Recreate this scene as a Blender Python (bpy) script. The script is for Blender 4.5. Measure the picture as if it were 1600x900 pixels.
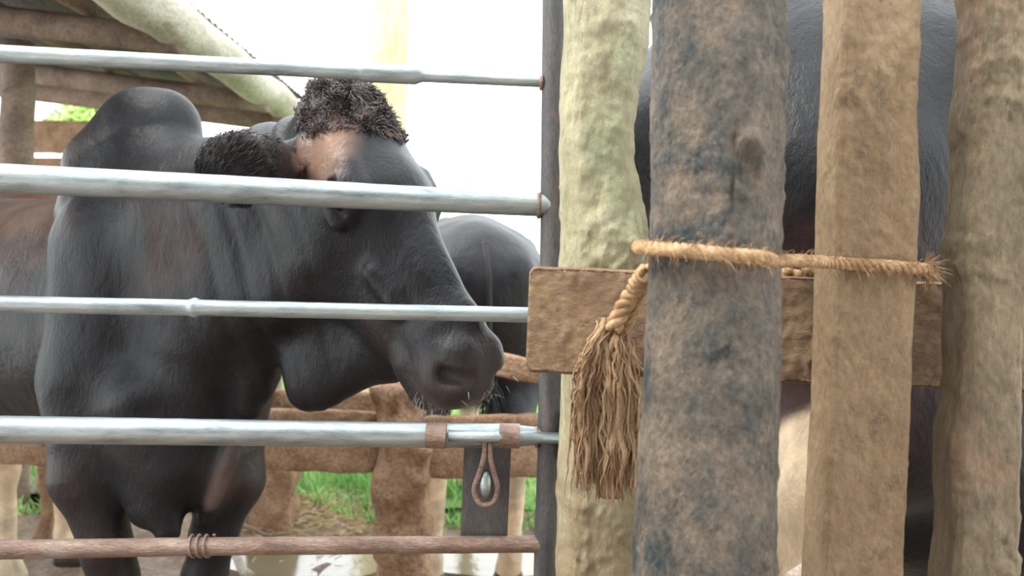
import bpy, bmesh, math, random
import numpy as np
from mathutils import Vector, Matrix, noise
random.seed(7); rng = np.random.default_rng(7)
for o in list(bpy.data.objects): bpy.data.objects.remove(o, do_unlink=True)
SC = bpy.context.scene; C = SC.collection
# ------------------------------------------------------------------ camera
F = 1300.0; CAMZ = 1.15
pitch = math.radians(-0.9); roll = math.radians(1.4)
fw = Vector((0, math.cos(pitch), math.sin(pitch)))
r0 = Vector((1, 0, 0)); u0 = r0.cross(fw)
rt = r0*math.cos(roll) + u0*math.sin(roll); up = u0*math.cos(roll) - r0*math.sin(roll)
CAM = Vector((0, 0, CAMZ))
cd = bpy.data.cameras.new('camera'); cam = bpy.data.objects.new('camera', cd); C.objects.link(cam)
M3 = Matrix((rt, up, -fw)).transposed()
cam.matrix_world = Matrix.Translation(CAM) @ M3.to_4x4()
cd.sensor_width = 36; cd.lens = F/1600*36; cd.clip_start = 0.02
cd.dof.use_dof = True; cd.dof.focus_distance = 1.25; cd.dof.aperture_fstop = 5.0
SC.camera = cam
def P(px, py, D): return CAM + fw*D + rt*((px-800)/F*D) - up*((py-450)/F*D)
def R(px, D): return px*D/F
# ------------------------------------------------------------------ light
W = bpy.data.worlds.new('world'); SC.world = W; W.use_nodes = True
nt = W.node_tree; bg = nt.nodes['Background']
bg.inputs[0].default_value = (0.93, 0.98, 1.0, 1); bg.inputs[1].default_value = 2.7
sd = bpy.data.lights.new('sun', 'SUN'); sun = bpy.data.objects.new('sun', sd); C.objects.link(sun)
sd.energy = 3.0; sd.angle = math.radians(25); sd.color = (1, 0.97, 0.92)
sun.rotation_euler = Vector((0.62, 0.08, -0.85)).to_track_quat('-Z', 'Y').to_euler()
vs = SC.view_settings; vs.view_transform = 'Standard'; vs.look = 'None'; vs.gamma = 1; vs.exposure = 0.38
vs.use_curve_mapping = False
# ------------------------------------------------------------------ helpers
def tag(o, label=None, cat=None, group=None, kind=None):
    if label: o['label'] = label
    if cat: o['category'] = cat
    if group: o['group'] = group
    if kind: o['kind'] = kind
    return o
def empty(name, loc, label, cat, group=None):
    o = bpy.data.objects.new(name, None); C.objects.link(o); o.location = loc
    o.empty_display_size = 0.1
    return tag(o, label, cat, group)
def link(name, me, mat, parent=None, smooth=True):
    o = bpy.data.objects.new(name, me); C.objects.link(o)
    if mat is not None: me.materials.append(mat)
    if smooth and len(me.polygons):
        me.polygons.foreach_set('use_smooth', np.ones(len(me.polygons), bool))
    if parent is not None:
        o.parent = parent
        p = parent; m = Matrix.Identity(4)
        while p is not None:
            m = Matrix.Translation(p.location) @ m if p.type == 'EMPTY' else m
            p = p.parent
        o.matrix_parent_inverse = m.inverted()
        if parent.type != 'EMPTY': o.matrix_parent_inverse = Matrix.Identity(4)
    return o
class MB:
    def __init__(s): s.v = []; s.f = []
    def add(s, vs, fs):
        n = len(s.v); s.v += [tuple(v) for v in vs]; s.f += [tuple(i+n for i in f) for f in fs]; return s
    def box(s, c, dx, dy, dz, ax=None, bevel=0.0):
        bm = bmesh.new(); bmesh.ops.create_cube(bm, size=1)
        for v in bm.verts: v.co = Vector((v.co.x*dx, v.co.y*dy, v.co.z*dz))
        if bevel: bmesh.ops.bevel(bm, geom=bm.edges[:], offset=bevel, segments=2, affect='EDGES')
        M = ax if ax is not None else Matrix.Identity(3)
        bm.verts.index_update()
        s.add([M @ v.co + Vector(c) for v in bm.verts], [[v.index for v in f.verts] for f in bm.faces]); bm.free(); return s
    def tube(s, pts, rad, n=12, cap=True, prof=None):
        pts = [Vector(p) for p in pts]; rs = rad if isinstance(rad, (list, tuple)) else [rad]*len(pts)
        rings = []; ref = Vector((0.13, 0.21, 1)).normalized()
        t0 = (pts[1]-pts[0]).normalized()
        if abs(t0.dot(ref)) > 0.9: ref = Vector((1, 0.1, 0.05))
        a = (ref - t0*ref.dot(t0)).normalized()
        for i, p in enumerate(pts):
            t = (pts[min(i+1, len(pts)-1)]-pts[max(i-1, 0)]).normalized()
            a = (a - t*a.dot(t)).normalized(); b = t.cross(a)
            rings.append([p + (a*math.cos(2*math.pi*k/n)+b*math.sin(2*math.pi*k/n))*rs[i]*(prof(i, k) if prof else 1) for k in range(n)])
        vs = [v for r in rings for v in r]; fs = []
        for i in range(len(pts)-1):
            for k in range(n):
                fs.append((i*n+k, i*n+(k+1) % n, (i+1)*n+(k+1) % n, (i+1)*n+k))
        if cap: fs.append(tuple(range(n))[::-1]); fs.append(tuple((len(pts)-1)*n+k for k in range(n)))
        return s.add(vs, fs)
    def loft(s, secs):
        n = len(secs[0]); vs = [v for r in secs for v in r]; fs = []
        for i in range(len(secs)-1):
            for k in range(n): fs.append((i*n+k, i*n+(k+1) % n, (i+1)*n+(k+1) % n, (i+1)*n+k))
        fs.append(tuple(range(n))[::-1]); fs.append(tuple((len(secs)-1)*n+k for k in range(n)))
        return s.add(vs, fs)
    def mesh(s, name='m'):
        me = bpy.data.meshes.new(name); me.from_pydata(s.v, [], s.f); me.update()
        bm = bmesh.new(); bm.from_mesh(me); bmesh.ops.recalc_face_normals(bm, faces=bm.faces); bm.to_mesh(me); bm.free()
        return me
    def build(s, name, mat, parent=None, smooth=True): return link(name, s.mesh(name), mat, parent, smooth)
def interp(tab, y):
    if y <= tab[0][0]: return tab[0][1]
    for (y0, v0), (y1, v1) in zip(tab, tab[1:]):
        if y <= y1:
            t = (y-y0)/(y1-y0); return v0+(v1-v0)*t
    return tab[-1][1]
def fbm(p, sc, oct=3):
    v = 0; a = 1
    for i in range(oct): v += noise.noise(p*sc)*a; sc *= 2.1; a *= 0.5
    return v
def crust(p):
    q = Vector((p.x, p.y, p.z*.75)); m = max(0, noise.noise(q*13)+.35*noise.noise(q*31)+.15)
    a = noise.noise(q*62); b_ = noise.noise(q*150+Vector((3, 1, 2))); c_ = 1-2*abs(noise.noise(q*88+Vector((7, 7, 7))))
    return m*(.0028*max(0, a+.1)*2+.0014*c_+.0010*b_)+.0005*b_+.0004*a
def path(pts, n):
    pts = [Vector(p) for p in pts]; out = []
    m = len(pts)-1
    for i in range(n+1):
        t = i/n*m; k = min(int(t), m-1); u = t-k
        p0 = pts[max(k-1, 0)]; p1 = pts[k]; p2 = pts[k+1]; p3 = pts[min(k+2, m)]
        out.append(0.5*((2*p1)+(p2-p0)*u+(2*p0-5*p1+4*p2-p3)*u*u+(3*p1-p0-3*p2+p3)*u**3))
    return out
# ------------------------------------------------------------------ materials
def newmat(name):
    m = bpy.data.materials.new(name); m.use_nodes = True
    nt = m.node_tree; return m, nt, nt.nodes, nt.links, nt.nodes['Principled BSDF']
def ramp(N, stops):
    r = N.new('ShaderNodeValToRGB'); e = r.color_ramp.elements
    while len(e) < len(stops): e.new(0.5)
    for el, (p, c) in zip(e, stops): el.position = p; el.color = (*c, 1)
    return r
def nz(N, L, vec, scale, detail=6, rough=0.6, dist=0):
    n = N.new('ShaderNodeTexNoise'); n.inputs['Scale'].default_value = scale; n.inputs['Detail'].default_value = detail
    n.inputs['Roughness'].default_value = rough; n.inputs['Distortion'].default_value = dist
    L.new(vec, n.inputs['Vector']); return n.outputs[0]
def mapping(N, L, sc):
    tc = N.new('ShaderNodeTexCoord'); mp = N.new('ShaderNodeMapping'); mp.inputs['Scale'].default_value = sc
    L.new(tc.outputs['Object'], mp.inputs[0]); return mp.outputs[0]
def mix(N, L, fac, a, b, mode='MIX'):
    m = N.new('ShaderNodeMix'); m.data_type = 'RGBA'; m.blend_type = mode
    if isinstance(fac, float): m.inputs[0].default_value = fac
    else: L.new(fac, m.inputs[0])
    for s, i in ((a, 6), (b, 7)):
        if isinstance(s, tuple): m.inputs[i].default_value = (*s, 1)
        else: L.new(s, m.inputs[i])
    return m.outputs[2]
def muddy(name, stops, sc=(1, 1, 1), scale=8, patch=None, rough=0.8, bump=0.5, bscale=60, bdist=0.004, spec=0.3, patch2=None, grain=1.0):
    """stops: base ramp; patch=(colour, scale, lo, hi) overlay; patch2 is raised crust"""
    m, nt, N, L, B = newmat(name)
    v = mapping(N, L, sc); base = nz(N, L, v, scale, 9, 0.70, 0.1)
    rp = ramp(N, stops); L.new(base, rp.inputs[0]); col = rp.outputs[0]; hm = None
    for pt in (patch, patch2):
        if not pt: continue
        pn = nz(N, L, mapping(N, L, pt[4] if len(pt) > 4 else sc), pt[1], 9, 0.72, 0.15); pr = ramp(N, [(pt[2], (0, 0, 0)), (pt[3], (1, 1, 1))]); L.new(pn, pr.inputs[0])
        col = mix(N, L, pr.outputs[0], col, pt[0]); hm = pr.outputs[0] if pt is patch2 else None
    gr = nz(N, L, v, bscale*2.5, 6, .8, .1); g2 = ramp(N, [(0.36, (1-.34*grain,)*3), (0.5, (1, 1, 1)), (0.64, (1+.3*grain,)*3)]); L.new(gr, g2.inputs[0]); col = mix(N, L, 1.0, col, g2.outputs[0], 'MULTIPLY')
    L.new(col, B.inputs['Base Color']); B.inputs['Roughness'].default_value = rough
    B.inputs['Specular IOR Level'].default_value = spec
    b1 = nz(N, L, v, bscale, 8, 0.75, 0.1); vn = N.new('ShaderNodeTexVoronoi'); vn.feature = 'SMOOTH_F1'; vn.inputs['Scale'].default_value = bscale*2.2; vn.inputs['Smoothness'].default_value = .6; L.new(v, vn.inputs['Vector'])
    h = N.new('ShaderNodeMath'); h.operation = 'MULTIPLY_ADD'; L.new(vn.outputs['Distance'], h.inputs[0]); h.inputs[1].default_value = -.35; L.new(b1, h.inputs[2]); ho = h.outputs[0]
    if hm is not None:
        h2 = N.new('ShaderNodeMath'); h2.operation = 'MULTIPLY_ADD'; L.new(hm, h2.inputs[0]); h2.inputs[1].default_value = .35; L.new(ho, h2.inputs[2]); ho = h2.outputs[0]
    bp = N.new('ShaderNodeBump'); bp.inputs['Strength'].default_value = bump; bp.inputs['Distance'].default_value = bdist
    L.new(ho, bp.inputs['Height']); L.new(bp.outputs[0], B.inputs['Normal'])
    return m
G = 0.5
M = {}
M['pole'] = muddy('muddy_pole_wood', [(0.34, (.050, .050, .046)), (0.46, (.145, .122, .096)), (0.56, (.225, .175, .128)), (0.70, (.33, .235, .16))], (1, 1, .7), 24, ((.026, .046, .052), 9, .55, .64, (1, 1, .8)), 0.55, 1.0, 70, 0.012, .45, patch2=((.32, .25, .175), 42, .56, .66))
M['plank'] = muddy('muddy_plank_wood', [(0.3, (.22, .145, .080)), (0.5, (.30, .205, .118)), (0.7, (.38, .275, .165))], (1, 1, .7), 9, ((.37, .275, .17), 22, .60, .76), 0.7, 1.0, 50, 0.006, patch2=((.39, .28, .18), 30, .60, .70), grain=.5)
M['plank2'] = muddy('weathered_slab_wood', [(0.3, (.17, .13, .08)), (0.5, (.27, .21, .135)), (0.7, (.37, .29, .19))], (1.6, 1.6, .6), 11, ((.40, .26, .175), 6, .53, .66), 0.75, 1.0, 40, 0.012, patch2=((.12, .09, .055), 34, .62, .78), grain=.7)
M['rail'] = muddy('muddy_board', [(0.3, (.25, .145, .078)), (0.5, (.40, .25, .145)), (0.7, (.50, .34, .21))], (.6, 1, 1), 12, ((.58, .41, .19), 9, .56, .70), 0.55, 1.0, 50, 0.014, .4, patch2=((.68, .52, .36), 40, .60, .68), grain=.7)
M['moss'] = muddy('mossy_post_wood', [(0.28, (.25, .215, .12)), (0.45, (.41, .375, .235)), (0.58, (.49, .45, .30)), (0.75, (.56, .51, .37))], (1, 1, .5), 7, ((.40, .43, .27), 5, .5, .66), 0.8, 1.0, 36, 0.010, patch2=((.27, .195, .11), 11, .58, .72), grain=.45)
M['backwood'] = muddy('back_fence_wood', [(0.3, (.22, .12, .065)), (0.5, (.40, .25, .155)), (0.7, (.52, .35, .23))], (1, 1, 1), 12, ((.13, .065, .035), 24, .60, .72), 0.85, 1.0, 36, 0.012)
M['steel'] = muddy('worn_galvanised_steel', [(0.3, (.16, .19, .20)), (0.5, (.36, .41, .42)), (0.72, (.52, .56, .56))], (.5, 3, 3), 14, ((.30, .17, .12), 18, .62, .74), 0.40, 0.4, 90, 0.0012, .6, grain=.25)
M['rust'] = muddy('rusty_steel', [(0.3, (.11, .065, .045)), (0.5, (.26, .165, .125)), (0.7, (.42, .31, .25))], (.6, 2, 2), 16, ((.24, .23, .21), 20, .56, .7), 0.42, 0.8, 80, 0.003, .6)
M['darkst'] = muddy('dark_grimy_steel', [(0.3, (.035, .035, .04)), (0.5, (.075, .07, .07)), (0.7, (.14, .115, .10))], (2, 2, .5), 10, ((.17, .10, .075), 14, .58, .72), 0.5, 0.6, 80, 0.002, .5)
M['rope'] = muddy('old_sisal_rope', [(0.3, (.20, .115, .055)), (0.5, (.40, .25, .13)), (0.7, (.60, .42, .25))], (1, 1, 1), 60, None, 0.9, 0.8, 200, 0.001)
M['tassel'] = muddy('muddy_fibre', [(0.3, (.17, .10, .055)), (0.5, (.32, .205, .115)), (0.7, (.47, .33, .21))], (1, 1, .3), 30, None, 0.9, 0.5, 200, 0.001)
M['bamboo'] = muddy('pale_roof_pole', [(0.3, (.26, .23, .18)), (0.5, (.42, .38, .31)), (0.7, (.56, .52, .45))], (1, .3, 1), 7, ((.22, .15, .10), 6, .56, .7), 0.6, 0.4, 40, 0.003)
M['raft'] = muddy('roof_rafter_wood', [(0.3, (.14, .10, .08)), (0.5, (.25, .18, .14)), (0.7, (.36, .28, .22))], (1, .3, 1), 7, None, 0.8, 0.5, 40, 0.003)
M['sheet'] = muddy('old_tin_sheet', [(0.3, (.10, .09, .10)), (0.5, (.17, .15, .16)), (0.7, (.26, .23, .22))], (1, .3, 1), 5, ((.20, .11, .07), 4, .55, .7), 0.6, 0.3, 40, 0.002)
M['yellow'] = muddy('yellowish_post_wood', [(0.3, (.60, .44, .20)), (0.5, (.78, .64, .34)), (0.7, (.85, .75, .48))], (1, 1, .3), 6, None, 0.8, 0.5, 30, 0.01)
M['soil'] = muddy('wet_soil', [(0.3, (.14, .08, .05)), (0.5, (.30, .20, .13)), (0.7, (.46, .36, .27))], (1, 1, 1), 5, ((.55, .50, .43), 9, .56, .68), 0.55, 1.0, 22, 0.03, .5)
M['meadow'] = muddy('meadow_soil', [(0.3, (.08, .17, .04)), (0.6, (.15, .27, .07))], (1, 1, 1), 5, None, 0.9, 0.5, 20, 0.02)
M['hoof'] = muddy('hoof_horn', [(0.3, (.03, .025, .02)), (0.7, (.08, .06, .05))], (1, 1, 1), 20, None, 0.5, 0.3, 60, 0.002)
_n = M['moss'].node_tree; _N = _n.nodes; _L = _n.links; _B = _N['Principled BSDF']; _c = _B.inputs['Base Color'].links[0].from_socket
_tc = _N.new('ShaderNodeTexCoord'); _sx = _N.new('ShaderNodeSeparateXYZ'); _L.new(_tc.outputs['Object'], _sx.inputs[0])
_ma = _N.new('ShaderNodeMath'); _ma.operation = 'MULTIPLY_ADD'; _L.new(nz(_N, _L, mapping(_N, _L, (1, 1, .7)), 16, 6, .6), _ma.inputs[0]); _ma.inputs[1].default_value = -1.0; _L.new(_sx.outputs[2], _ma.inputs[2])
_rr = ramp(_N, [(.30, (.75, .75, .75)), (.62, (0, 0, 0))]); _L.new(_ma.outputs[0], _rr.inputs[0])
_L.new(mix(_N, _L, _rr.outputs[0], _c, (.25, .165, .09)), _B.inputs['Base Color'])
M['steel'].node_tree.nodes['Principled BSDF'].inputs['Metallic'].default_value = .75
M['rust'].node_tree.nodes['Principled BSDF'].inputs['Metallic'].default_value = .25
m, nt, N, L, B = newmat('grass_blade'); M['grass'] = m
rp = ramp(N, [(0.3, (.12, .30, .06)), (0.5, (.25, .50, .13)), (0.72, (.58, .62, .30))]); L.new(nz(N, L, mapping(N, L, (1, 1, 1)), 3), rp.inputs[0]); L.new(rp.outputs[0], B.inputs['Base Color']); B.inputs['Roughness'].default_value = .6
B.inputs['Transmission Weight'].default_value = 0.0
m, nt, N, L, B = newmat('straw'); M['straw'] = m
B.inputs['Base Color'].default_value = (.62, .50, .28, 1); B.inputs['Roughness'].default_value = .7
m, nt, N, L, B = newmat('leaf'); M['leaf'] = m
B.inputs['Base Color'].default_value = (.42, .62, .16, 1); B.inputs['Roughness'].default_value = .5
m, nt, N, L, B = newmat('puddle_water'); M['water'] = m
B.inputs['Base Color'].default_value = (.20, .17, .11, 1); B.inputs['Roughness'].default_value = .06; B.inputs['Specular IOR Level'].default_value = 1.0
bp = N.new('ShaderNodeBump'); bp.inputs['Strength'].default_value = .25; bp.inputs['Distance'].default_value = .01; L.new(nz(N, L, mapping(N, L, (1, 1, 1)), 12), bp.inputs['Height']); L.new(bp.outputs[0], B.inputs['Normal'])
m, nt, N, L, B = newmat('eye'); M['eye'] = m
B.inputs['Base Color'].default_value = (.012, .008, .006, 1); B.inputs['Roughness'].default_value = .08
m, nt, N, L, B = newmat('pale_hair'); M['palehair'] = m
B.inputs['Base Color'].default_value = (.45, .42, .40, 1); B.inputs['Roughness'].default_value = .5
m, nt, N, L, B = newmat('dark_hair'); M['darkhair'] = m
rp = ramp(N, [(0.35, (.035, .03, .032)), (0.55, (.10, .075, .07)), (0.7, (.26, .17, .12))]); L.new(nz(N, L, mapping(N, L, (1, 1, 1)), 18), rp.inputs[0]); L.new(rp.outputs[0], B.inputs['Base Color']); B.inputs['Roughness'].default_value = .5
def coatmat(name, rough=0.42, fleck=False):
    m, nt, N, L, B = newmat(name)
    at = N.new('ShaderNodeAttribute'); at.attribute_name = 'coat'
    v = mapping(N, L, (1, 1, 1))
    n1 = nz(N, L, v, 9, 5, .6, .5); rp = ramp(N, [(0.3, (.55, .55, .58)), (0.7, (1.45, 1.35, 1.3))]); L.new(n1, rp.inputs[0])
    col = mix(N, L, 1.0, at.outputs[0], rp.outputs[0], 'MULTIPLY')
    if fleck:
        at2 = N.new('ShaderNodeAttribute'); at2.attribute_name = 'fleck'
        n2 = nz(N, L, v, 75, 2, .5); r2 = ramp(N, [(0.47, (0, 0, 0)), (0.53, (1, 1, 1))]); L.new(n2, r2.inputs[0])
        mm = N.new('ShaderNodeMath'); mm.operation = 'MULTIPLY'; L.new(r2.outputs[0], mm.inputs[0]); L.new(at2.outputs['Fac'], mm.inputs[1])
        col = mix(N, L, mm.outputs[0], col, (.5, .5, .5))
    L.new(col, B.inputs['Base Color']); B.inputs['Roughness'].default_value = rough; B.inputs['Specular IOR Level'].default_value = .24
    B.inputs['Sheen Weight'].default_value = .03; B.inputs['Sheen Roughness'].default_value = .45; B.inputs['Sheen Tint'].default_value = (.8, .92, 1, 1)
    h1 = nz(N, L, mapping(N, L, (1, 1, .35)), 160, 3, .6, .8); h2 = nz(N, L, mapping(N, L, (1, 1, .6)), 22, 4, .6, .6)
    ad = N.new('ShaderNodeMath'); ad.operation = 'MULTIPLY_ADD'; L.new(h2, ad.inputs[0]); ad.inputs[1].default_value = 3.0; L.new(h1, ad.inputs[2])
    bp = N.new('ShaderNodeBump'); bp.inputs['Strength'].default_value = .5; bp.inputs['Distance'].default_value = .003
    L.new(ad.outputs[0], bp.inputs['Height']); L.new(bp.outputs[0], B.inputs['Normal'])
    return m
M['coatb'] = muddy('black_tail_hair', [(0.3, (.012, .012, .014)), (0.7, (.03, .026, .026))], rough=.5)
M['coat'] = coatmat('cattle_coat'); M['coatf'] = coatmat('cattle_coat_flecked', fleck=True)
# ------------------------------------------------------------------ signed-distance modelling of animals
def K(a, b, ra, rb, lat=None, s=1.0, k=0.05, sub=False):
    return (np.array(a, float), np.array(b, float), ra, rb, None if lat is None else np.array(Vector(lat).normalized(), float), s, k, sub)
def sdf(prims, Pn):
    d = None
    for a, b, ra, rb, lat, s, k, sub in prims:
        if lat is not None:
            off = (Pn-a) @ lat
            # thin along lat, measured from the segment's own plane
            ab = b-a; la = ab @ lat
            q = Pn - a; L2 = ab @ ab
            t = np.clip(q @ ab/L2, 0, 1) if L2 > 1e-9 else np.zeros(len(Pn))
            w = q - t[:, None]*ab
            wl = w @ lat; w = w + np.outer(wl*(1/s-1), lat)
        else:
            ab = b-a; q = Pn-a; L2 = ab @ ab
            t = np.clip(q @ ab/L2, 0, 1) if L2 > 1e-9 else np.zeros(len(Pn))
            w = q - t[:, None]*ab
        e = np.sqrt((w*w).sum(1)) - (ra+(rb-ra)*t)
        if d is None: d = e; continue
        if sub:
            e = -e; h = np.clip(.5-.5*(d-e)/k, 0, 1); d = d+(e-d)*h + k*h*(1-h)
        else:
            h = np.clip(.5+.5*(d-e)/k, 0, 1); d = d+(e-d)*h - k*h*(1-h)
    return d
def surfnet(prims, h, fine=None):
    lo = np.min([np.minimum(p[0]-p[2], p[1]-p[3]) for p in prims if not p[7]], 0)-3*h
    hi = np.max([np.maximum(p[0]+p[2], p[1]+p[3]) for p in prims if not p[7]], 0)+3*h
    n = np.ceil((hi-lo)/h).astype(int)+1
    ax = [lo[i]+h*np.arange(n[i]) for i in range(3)]
    V = np.empty(n)
    YZ = np.stack(np.meshgrid(ax[1], ax[2], indexing='ij'), -1).reshape(-1, 2)
    step = max(1, 200000//len(YZ))
    for i in range(0, n[0], step):
        xs = ax[0][i:i+step]
        pts = np.concatenate([np.column_stack([np.full(len(YZ), x), YZ]) for x in xs])
        V[i:i+step] = sdf(prims, pts).reshape(len(xs), n[1], n[2])
    S = V < 0
    cnt = sum(S[a:n[0]-1+a, b:n[1]-1+b, c:n[2]-1+c].astype(int) for a in (0, 1) for b in (0, 1) for c in (0, 1))
    act = (cnt > 0) & (cnt < 8)
    idx = -np.ones(act.shape, int); idx[act] = np.arange(act.sum())
    pos = np.argwhere(act)*h + lo + h*.5
    faces = []
    for axn in range(3):
        sl0 = [slice(0, -1) if i == axn else slice(1, -1) for i in range(3)]
        sl1 = [slice(1, None) if i == axn else slice(1, -1) for i in range(3)]
        A = S[tuple(sl0)]; Bs = S[tuple(sl1)]; e = np.argwhere(A != Bs)
        sgn = A[A != Bs]
        base = e.copy()
        for i in range(3):
            if i != axn: base[:, i] += 1
        o1, o2 = [i for i in range(3) if i != axn]
        def cell(d1, d2):
            c = base.copy(); c[:, o1] -= d1; c[:, o2] -= d2; return idx[c[:, 0], c[:, 1], c[:, 2]]
        q = np.stack([cell(1, 1), cell(0, 1), cell(0, 0), cell(1, 0)], 1)
        flip = sgn if axn != 1 else ~sgn
        q[~flip] = q[~flip][:, ::-1]; faces.append(q)
    return pos, np.concatenate(faces)
def project(prims, v, it=3):
    e = .002
    for _ in range(it):
        d = sdf(prims, v); g = np.stack([(sdf(prims, v+np.eye(3)[i]*e)-sdf(prims, v-np.eye(3)[i]*e))/(2*e) for i in range(3)], 1)
        g2 = (g*g).sum(1)+1e-6; st = np.clip(d/np.sqrt(g2), -.03, .03)/np.sqrt(g2)
        v = v-g*st[:, None]
    return v
def animal(name, prims, h, paint, mat, parent, detail=None, cuts=1, refine=None):
    v, f = surfnet(prims, h)
    me = bpy.data.meshes.new(name); me.from_pydata(v.tolist(), [], f.tolist())
    bm = bmesh.new(); bm.from_mesh(me)
    bmesh.ops.smooth_vert(bm, verts=bm.verts, factor=.5, use_axis_x=True, use_axis_y=True, use_axis_z=True)
    if cuts:
        bmesh.ops.subdivide_edges(bm, edges=bm.edges[:], cuts=cuts, use_grid_fill=True)
    if refine:
        bmesh.ops.subdivide_edges(bm, edges=[e for e in bm.edges if refine(e.verts[0].co) and refine(e.verts[1].co)], cuts=1, use_grid_fill=True)
    bm.to_mesh(me); bm.free()
    n = len(me.vertices); co = np.empty(n*3); me.vertices.foreach_get('co', co); v = project(prims, co.reshape(-1, 3))
    me.vertices.foreach_set('co', v.ravel()); me.update()
    bm = bmesh.new(); bm.from_mesh(me)
    for _ in range(2): bmesh.ops.smooth_vert(bm, verts=bm.verts, factor=.5, use_axis_x=True, use_axis_y=True, use_axis_z=True)
    bmesh.ops.recalc_face_normals(bm, faces=bm.faces); bm.normal_update()
    for vt in bm.verts:
        p = vt.co; a = fbm(p, 7, 2)*.004
        if detail: a += detail(p)
        vt.co = p + vt.normal*a
    bm.to_mesh(me); bm.free()
    co = np.empty(n*3); me.vertices.foreach_get('co', co); v = co.reshape(-1, 3)
    col, fl = paint(v); rgba = np.ones((n, 4)); rgba[:, :3] = col
    at = me.color_attributes.new('coat', 'FLOAT_COLOR', 'POINT'); at.data.foreach_set('color', rgba.ravel())
    if fl is not None:
        a2 = me.attributes.new('fleck', 'FLOAT', 'POINT'); a2.data.foreach_set('value', fl)
    return link(name, me, mat, parent)
def blend(col, new, w): return col*(1-w[:, None]) + np.array(new)*w[:, None]
def sm(x, a, b): t = np.clip((x-a)/(b-a), 0, 1); return t*t*(3-2*t)
# ------------------------------------------------------------------ ground
def grid(x0, x1, y0, y1, st, zf):
    nx = int((x1-x0)/st)+1; ny = int((y1-y0)/st)+1; b = MB()
    vs_ = [(x0+i*(x1-x0)/(nx-1), y0+j*(y1-y0)/(ny-1)) for j in range(ny) for i in range(nx)]
    b.v = [(x, y, zf(x, y)) for x, y in vs_]
    b.f = [(j*nx+i, j*nx+i+1, (j+1)*nx+i+1, (j+1)*nx+i) for j in range(ny-1) for i in range(nx-1)]
    return b
def soilz(x, y):
    p = Vector((x, y, 0)); z = fbm(p, 3, 5)*.035
    z += .13*math.exp(-(((x+1.12)/.35)**2+((y-3.75)/.28)**2))
    return z - .01
o = grid(-4, 3.2, -1, 5.6, .06, soilz).build('ground', M['soil']); tag(o, kind='structure')
o = grid(-9, -1.6, 4.0, 7.5, .3, lambda x, y: 0.04).build('ground', M['soil']); tag(o, kind='structure')
o = grid(-30, 30, 4.0, 60, 1.0, lambda x, y: 0.02+.0*y).build('meadow', M['meadow']); tag(o, kind='structure')
b = MB()
for i in range(26000):
    y = 3.75+6*random.random()**1.6; x = random.uniform(-2.6, 1.6)*(.6+y/9)
    if y < 4.15 and random.random() < .5: continue
    hgt = random.uniform(.04, .13)*(1 if y > 4.2 else .7); a = random.uniform(0, math.tau); w = random.uniform(.003, .007)
    dx, dy = math.cos(a)*w, math.sin(a)*w; lx, ly = random.gauss(0, .04), random.gauss(0, .04)
    z0 = soilz(x, y) if y < 4.0 else .01
    b.add([(x-dx, y-dy, z0), (x+dx, y+dy, z0), (x+lx*.4+dx*.7, y+ly*.4+dy*.7, z0+hgt*.6), (x+lx*.4-dx*.7, y+ly*.4-dy*.7, z0+hgt*.6), (x+lx, y+ly, z0+hgt)], [(0, 1, 2, 3), (3, 2, 4)])
me = bpy.data.meshes.new('grass'); me.from_pydata(b.v, [], b.f); tag(link('grass', me, M['grass'], smooth=False), 'bright green grass growing behind the back fence', 'grass', kind='stuff')
b = MB()
for i in range(1500):
    y = random.gauss(3.75, .18); x = random.gauss(-.95, .3); z = soilz(x, y)+.012
    a = random.uniform(0, math.tau); l = random.uniform(.02, .07); d = Vector((math.cos(a), math.sin(a), random.uniform(-.15, .35)))*l
    p = Vector((x, y, z)); q = Vector((0, 0, .0025)); b.add([p-q, p+q, p+d+q, p+d-q], [(0, 1, 2, 3)])
me = bpy.data.meshes.new('straw'); me.from_pydata(b.v, [], b.f); tag(link('straw', me, M['straw'], smooth=False), 'scattered dry straw on the mud mound by the grass', 'straw', kind='stuff')
for k, (px, dist, rx, ry, lab) in enumerate([(485, 3.27, .36, .17, 'muddy puddle on the ground between the black cow and the back fence post'), (770, 3.3, .3, .15, 'bright shallow puddle beneath the cow with white legs')]):
    c = P(px, 880, dist); n = 40; ring = []
    for i in range(n):
        a = i/n*math.tau; rr = 1+.22*noise.noise(Vector((math.cos(a)*1.5, math.sin(a)*1.5, k*5)))
        ring.append((c.x+rx*rr*math.cos(a), c.y+ry*rr*math.sin(a)))
    b = MB(); b.add([(x, y, .006) for x, y in ring]+[(x, y, -.03) for x, y in ring], [tuple(range(n))]+[(i, (i+1) % n, n+(i+1) % n, n+i) for i in range(n)])
    tag(b.build('puddle', M['water'], smooth=False), lab, 'puddle')
# twigs on the mound
for k, (a, bb, lab) in enumerate([((368, 824, 3.35), (452, 838, 3.3), 'thin bent dry branch lying on mud beside the black cow leg'), ((360, 858, 3.1), (392, 905, 2.95), 'short pale stick lying at the edge of the puddle')]):
    p0, p1 = P(*a), P(*bb); pts = [p0.lerp(p1, t/6)+Vector((0, 0, .012*math.sin(t*1.3))) for t in range(7)]
    for p in pts: p.z = max(p.z, .05)
    b = MB().tube(pts, [.011-.0008*i for i in range(7)] if k == 0 else [.016]*7, 8)
    tag(b.build('branch', M['raft'] if k == 0 else M['bamboo']), lab, 'branch')
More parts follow.
